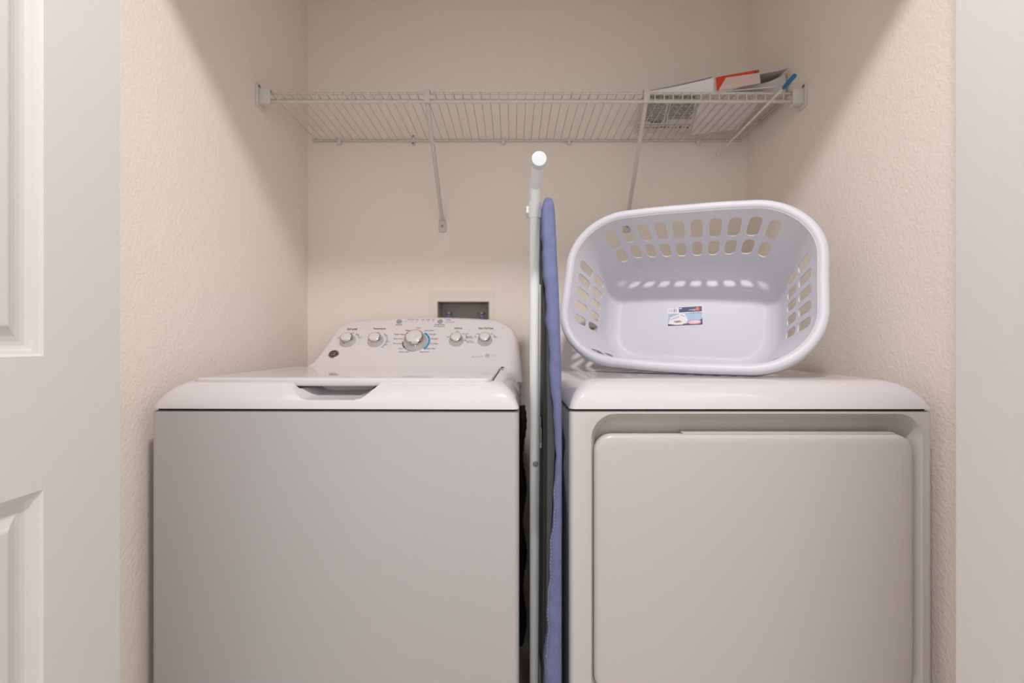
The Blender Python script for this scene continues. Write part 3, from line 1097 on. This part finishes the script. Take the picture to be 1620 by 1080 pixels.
# plastic leg clip around the tube below the foot bar
bm = bmesh.new()
zc = H + 0.270
loft(bm, [[(0.050 + 0.0137 * math.cos(a), 0.985 + 0.0137 * math.sin(a), z) for a in [k * PI / 10 for k in range(20)]] for z in (zc - 0.004, zc + 0.034)])
box(bm, 0.0315, 0.0367, 0.982, 0.988, zc + 0.008, zc + 0.022)
keep(obj('leg_clip', bm, M_tube, smooth=40), board)
bm = bmesh.new()
tube(bm, [(0.0622, 0.962, 1.190), (0.0622, 0.962, 0.30)], 0.0045, 10)
keep(obj('leg', bm, M_tube, smooth=60), board)
bm = bmesh.new()
lathe(bm, (0.0500, 0.9735, at(848, 733.5, 0.973).z), (0, -1, 0), ((0.0058, -0.001), (0.0052, 0.0016), (0.003, 0.0022), (0.0005, 0.0012)), 14)
keep(obj('rivet', bm, M_screw, smooth=40), board)
for z, l in ((0.875, 0.05), (0.36, 0.09)):
    bm = boxes((0.0535, 0.0555, 0.87, 0.905, z, z + l), (0.0535, 0.0575, 0.874, 0.880, z - 0.01, z + l * 0.6))
    hb = obj('hinge_bracket', bm, M_screw)
    soften(hb, 0.0008, 1)
    keep(hb, board)

# ------------------------------------------------------------------ laundry basket on its side on the dryer
A1, B1, R1, A0, B0, R0b, BH = 0.283 - 0.021, 0.203 - 0.021, 0.120, 0.214, 0.138, 0.092, 0.246
YAW, TILT, ROLL = 0.435, 0.284, -0.042


def bmat():
    m = Matrix(((1, 0, 0, 0), (0, 0, -1, 0), (0, 1, 0, 0), (0, 0, 0, 1)))     # a->X, b->Z, w->-Y
    mr = Matrix.Rotation(ROLL, 4, 'Z')                                         # about w
    mt = Matrix.Rotation(-TILT, 4, 'X')
    my = Matrix.Rotation(-YAW, 4, 'Z')
    return my @ mt @ m @ mr


def perim(A, B, r):
    return 4 * (A - r) + 4 * (B - r) + 2 * PI * r


def rim_pt(A, B, r, s):
    """point at fraction s of the outline, s = 0 in the middle of the +b side, going towards -a"""
    P = perim(A, B, r)
    d = (s % 1.0) * P
    la, lb, q = A - r, B - r, PI * r / 2
    segs = [('l', (la, B), (-1, 0), la, None)]
    # walk
    if d <= la:
        return (-d, B), (0, 1)
    d -= la
    for k in range(4):
        c = ((-la, lb), (-la, -lb), (la, -lb), (la, lb))[k]
        if d <= q:
            a = PI / 2 + k * PI / 2 + d / r
            return (c[0] + r * math.cos(a), c[1] + r * math.sin(a)), (math.cos(a), math.sin(a))
        d -= q
        L = (2 * lb, 2 * la, 2 * lb, la)[k]
        if d <= L or k == 3:
            if k == 0:
                return (-A, lb - d), (-1, 0)
            if k == 1:
                return (-la + d, -B), (0, -1)
            if k == 2:
                return (A, -lb + d), (1, 0)
            return (la - d, B), (0, 1)
        d -= L


def wave(s):
    """the rim dips a little in the middle of each side"""
    w = 0
    for c, a in ((0.0, 0.6), (0.25, 1.0), (0.5, 0.6), (0.75, 1.0), (1.0, 0.6)):
        w += a * math.exp(-((s - c) / 0.035) ** 2)
    return w


def bulge(s):
    return 0.006 * (math.cos(4 * PI * s * 2 / 2) ** 2) - 0.0018 * wave(s)


FIL = 0.040     # fillet between floor and wall


def bpos(s, t):
    """inside surface: t = 0 at the rim, 1 at the start of the floor fillet, w measured up from the floor"""
    k = 1 - t
    w = FIL + (BH - FIL) * k
    f = w / BH
    A, B, r = A0 + (A1 - A0) * f, B0 + (B1 - B0) * f, R0b + (R1 - R0b) * f
    (a, b), n = rim_pt(A, B, r, s)
    e = bulge(s) * k * k
    return Vector((a + n[0] * e, b + n[1] * e, w - 0.003 * wave(s) * k))


cells = []      # (s0, s1, hole?)
LC, SCW, CR = 0.0284, 0.0243, (1 - 20 * 0.0284 - 10 * 0.0243) / 4
s = -5 * LC
for n, wd in ((10, LC), (5, SCW), (10, LC), (5, SCW)):
    for k in range(n):
        cells.append((s, s + wd, True))
        s += wd
    cells.append((s, s + CR / 2, False))
    cells.append((s + CR / 2, s + CR, False))
    s += CR
TR = [(0.0, 0.10, False), (0.10, 0.50, True), (0.50, 0.84, True), (0.84, 1.0, False)]
bm = bmesh.new()
VC = {}


def vert(s, t):
    key = (round((s % 1.0), 5) % 1.0, round(t, 5))
    if key not in VC:
        VC[key] = bm.verts.new(bpos(s, t))
    return VC[key]


def face(vs):
    u = []
    for v in vs:
        if v not in u:
            u.append(v)
    if len(u) > 2:
        try:
            bm.faces.new(u)
        except ValueError:
            pass


NS = 6
for s0, s1, hole in cells:
    ss = [s0 + (s1 - s0) * k / NS for k in range(NS + 1)]
    for t0, t1, ht in TR:
        nt = NS if ht else 2
        ts = [t0 + (t1 - t0) * k / nt for k in range(nt + 1)]
        if not (hole and ht):
            for i in range(NS):
                for j in range(nt):
                    face([vert(ss[i], ts[j]), vert(ss[i + 1], ts[j]), vert(ss[i + 1], ts[j + 1]), vert(ss[i], ts[j + 1])])
            continue
        # outer ring of the cell, 4*NS points, joined to a rounded hole
        outer = [(ss[i], t0) for i in range(NS)] + [(s1, ts[j]) for j in range(NS)] + [(ss[NS - i], t1) for i in range(NS)] + [(s0, ts[NS - j]) for j in range(NS)]
        cs, ct = (s0 + s1) / 2, (t0 + t1) / 2
        wm = perim((A0 + A1) / 2, (B0 + B1) / 2, (R0b + R1) / 2)
        hw = (s1 - s0) * wm * 0.325
        hh = (t1 - t0) * (BH - FIL) * 0.415
        rr_ = hw * 0.92
        st = rrect(-hw, hw, -hh, hh, rr_, 8)                 # rounded slot, counter-clockwise
        m = len(st)
        k0 = 22                                              # middle of the lower left corner
        st = st[k0:] + st[:k0] + [st[k0]]
        cum = [0.0]
        for a, b in zip(st, st[1:]):
            cum.append(cum[-1] + math.hypot(b[0] - a[0], b[1] - a[1]))
        inner = []
        no = len(outer)
        for k in range(no):
            # corner of the ring -> corner of the slot, quarter by quarter
            q, r_ = divmod(k, NS)
            quarter = [0.0] + [cum[i] for i in range(1, m) if i in (9, 18, 27)] + [cum[-1]]
            d = quarter[q] + (quarter[q + 1] - quarter[q]) * r_ / NS
            for i in range(m):
                if cum[i + 1] >= d - 1e-12:
                    f = (d - cum[i]) / max(cum[i + 1] - cum[i], 1e-9)
                    x, y = st[i][0] + (st[i + 1][0] - st[i][0]) * f, st[i][1] + (st[i + 1][1] - st[i][1]) * f
                    break
            inner.append((cs + x / wm, ct + y / (BH - FIL)))
        n = len(outer)
        vi = [bm.verts.new(bpos(*p)) for p in inner]
        for k in range(n):
            j = (k + 1) % n
            face([vert(*outer[k]), vert(*outer[j]), vi[j], vi[k]])
# fillet and floor
allS = sorted({round(k[0], 5) for k in VC})
prev = [VC[(a, 1.0)] for a in allS]
nn = len(allS)
for q in range(1, 6):
    ang = q / 5 * PI / 2
    ins = FIL * (1 - math.cos(ang)) * 0.75
    w = FIL * (1 - math.sin(ang))
    f = w / BH
    row = []
    for a in allS:
        A, B, r = A0 + (A1 - A0) * f, B0 + (B1 - B0) * f, R0b + (R1 - R0b) * f
        (x, y), n = rim_pt(A, B, r, a)
        row.append(bm.verts.new((x - n[0] * ins, y - n[1] * ins, w)))
    for k in range(nn):
        j = (k + 1) % nn
        bm.faces.new((prev[k], prev[j], row[j], row[k]))
    prev = row
row = [bm.verts.new((v.co.x * 0.97, v.co.y * 0.955, 0.0008)) for v in prev]
for k in range(nn):
    j = (k + 1) % nn
    bm.faces.new((prev[k], prev[j], row[j], row[k]))
bm.faces.new(row)
bmesh.ops.recalc_face_normals(bm, faces=bm.faces)
body = obj('basket_body', bm, M_basket, recalc=False)
sm = body.modifiers.new('solid', 'SOLIDIFY')
sm.thickness = 0.0026
sm.offset = 0.0
evaluate(body)
for p in body.data.polygons:
    p.use_smooth = True
body.data.set_sharp_from_angle(angle=math.radians(50))
# rolled rim
bm = bmesh.new()
NR = 160
prof = ((-0.0013, -0.012), (-0.0013, -0.004), (0.0005, 0.0015), (0.005, 0.0052), (0.0105, 0.0060), (0.0160, 0.0045), (0.0195, 0.0010), (0.0210, -0.005), (0.0212, -0.018), (0.0195, -0.0195),
        (0.0178, -0.018), (0.0175, -0.006), (0.0150, 0.0010), (0.0105, 0.0030), (0.0055, 0.0022), (0.0022, -0.003), (0.0016, -0.012))
rows = []
for i in range(NR):
    s_ = i / NR
    (a, b), n = rim_pt(A1, B1, R1, s_)
    wv = wave(s_)
    e = bulge(s_)
    rows.append([(a + n[0] * (e + p), b + n[1] * (e + p), BH - 0.003 * wv + q) for p, q in prof])
rows.append(rows[0])
R_ = [[bm.verts.new(p) for p in r] for r in rows[:-1]]
np_ = len(prof)
for i in range(NR):
    a, b = R_[i], R_[(i + 1) % NR]
    for k in range(np_):
        j = (k + 1) % np_
        bm.faces.new((a[k], a[j], b[j], b[k]))
rim = obj('basket_rim', bm, M_basket, smooth=60)
# place: lowest points rest on the dryer top
BM = bmat()
ref = BM @ Vector((0, 0, BH))
lowest = min((BM @ v.co).z for ob_ in (rim, body) for v in ob_.data.vertices)
ztop = H - 0.0738
loc = Vector((0.3898 - ref.x, 1.0502 - ref.y, ztop + 0.0003 - lowest))
basket = thing('laundry_basket', 'white plastic laundry basket with slotted sides, lying on its side on the dryer', 'laundry basket', (0, 0, 0))
basket.matrix_world = Matrix.Translation(loc) @ BM
body.parent = basket
rim.parent = basket
bpy.context.view_layer.update()
# paper label stuck on the basket floor
BW = basket.matrix_world
o3 = BW @ Vector((0, 0, 0.0024))
lp = Plane(o3, BW.to_3x3() @ Vector((1, 0, 0)), BW.to_3x3() @ Vector((0, 1, 0)))
lu, lv = lp.hit(1083.5, 500)
u_l, _ = lp.hit(1055.5, 500)
u_r, _ = lp.hit(1112, 500)
_, v_t = lp.hit(1083, 484.5)
_, v_b = lp.hit(1083, 516)
LW, LH = abs(u_r - u_l), abs(v_t - v_b)
rt = 0.075
ex = lp.ex * math.cos(rt) + lp.ey * math.sin(rt)
ey = -lp.ex * math.sin(rt) + lp.ey * math.cos(rt)
pc_ = Plane(lp.pt(lu, lv) - ex * LW / 2 - ey * LH / 2, ex, ey)


def lab(name, m, pts, h, parent):
    bm = bmesh.new()
    flat_poly(bm, pc_, [(a * LW, b * LH) for a, b in pts], h, 0.0002)
    o = obj(name, bm, m)
    o.parent = parent
    bpy.context.view_layer.update()
    o.matrix_parent_inverse = parent.matrix_world.inverted()
    return o


stk = lab('product_label', M_label_w, ((0, 0), (1, 0), (1, 1), (0.32, 1), (0.32, 0.93), (0, 0.93)), 0.0, basket)
stk['label'] = 'white, navy and light blue paper label on the basket floor'
lab('printed_picture', M_label_b, ((0.015, 0.04), (0.985, 0.04), (0.985, 0.66), (0.015, 0.66)), 0.0003, stk)
lab('printed_banner', M_label_n, ((0.335, 0.70), (0.975, 0.70), (0.975, 0.96), (0.335, 0.96)), 0.0003, stk)
lab('printed_banner', M_label_g, ((0.60, 0.79), (0.80, 0.74), (0.80, 0.83), (0.64, 0.82)), 0.0006, stk)
lab('printed_banner', M_label_w, ((0.35, 0.875), (0.42, 0.875), (0.42, 0.92), (0.35, 0.92)), 0.0006, stk)
lab('printed_swoosh', M_label_n, ((0.015, 0.04), (0.985, 0.04), (0.985, 0.36), (0.90, 0.26), (0.75, 0.17), (0.55, 0.12), (0.35, 0.10), (0.16, 0.125), (0.015, 0.19)), 0.0006, stk)
ov = [(0.765 + 0.175 * math.copysign(abs(math.cos(k * PI / 12)) ** 0.6, math.cos(k * PI / 12)), 0.18 + 0.105 * math.copysign(abs(math.sin(k * PI / 12)) ** 0.7, math.sin(k * PI / 12))) for k in range(24)]
lab('printed_oval', M_label_r, ov, 0.0009, stk)
lab('printed_oval', M_label_w, [(0.765 + (a - 0.765) * 0.9, 0.18 + (b - 0.18) * 0.72) for a, b in ov], 0.0012, stk)
t_ = text_mesh('lettering', 'Rubbermaid', pc_, 0.765 * LW, 0.18 * LH, 0.26 * LW, M_label_r, stk, h=0.0016, max_h=0.09 * LH)
t_.matrix_parent_inverse = stk.matrix_world.inverted()
lab('printed_basket', M_label_w, ((0.02, 0.14), (0.24, 0.08), (0.42, 0.08), (0.56, 0.20), (0.58, 0.32), (0.50, 0.62), (0.32, 0.66), (0.09, 0.50), (0.08, 0.36)), 0.0009, stk)
lab('printed_basket', M_label_t, ((0.17, 0.26), (0.34, 0.30), (0.42, 0.22), (0.26, 0.17)), 0.0012, stk)
for k in range(7):
    for r_ in range(2):
        a, b = 0.09 + k * 0.035 + r_ * 0.02, 0.47 - r_ * 0.13 + k * 0.017
        lab('printed_slot', M_label_t, ((a, b), (a + 0.018, b + 0.01), (a + 0.022, b + 0.075), (a + 0.004, b + 0.065)), 0.0012, stk)
for k in range(3):
    a, b = 0.39 + k * 0.042, 0.60 - k * 0.035
    lab('printed_slot', M_label_t, ((a, b - 0.06), (a + 0.02, b - 0.075), (a + 0.02, b - 0.01), (a, b)), 0.0012, stk)
for k, w_ in enumerate((0.010, 0.006, 0.014, 0.006, 0.010, 0.018, 0.006, 0.012)):
    a = 0.045 + k * 0.030
    lab('printed_barcode', M_label_g if k < 5 else M_ink, ((a, 0.73), (a + w_, 0.73), (a + w_, 0.89), (a, 0.89)), 0.0004, stk)
lab('printed_banner', M_label_r, [(0.855 + 0.05 * math.cos(k * PI / 6), 0.83 + 0.10 * math.sin(k * PI / 6)) for k in range(12)], 0.0008, stk)
t_ = text_mesh('lettering', '1.5 BU / 53 L', pc_, 0.79 * LW, 0.645 * LH, 0.33 * LW, M_label_n, stk, h=0.0009, max_h=0.065 * LH)
t_.matrix_parent_inverse = stk.matrix_world.inverted()
bpy.context.view_layer.update()
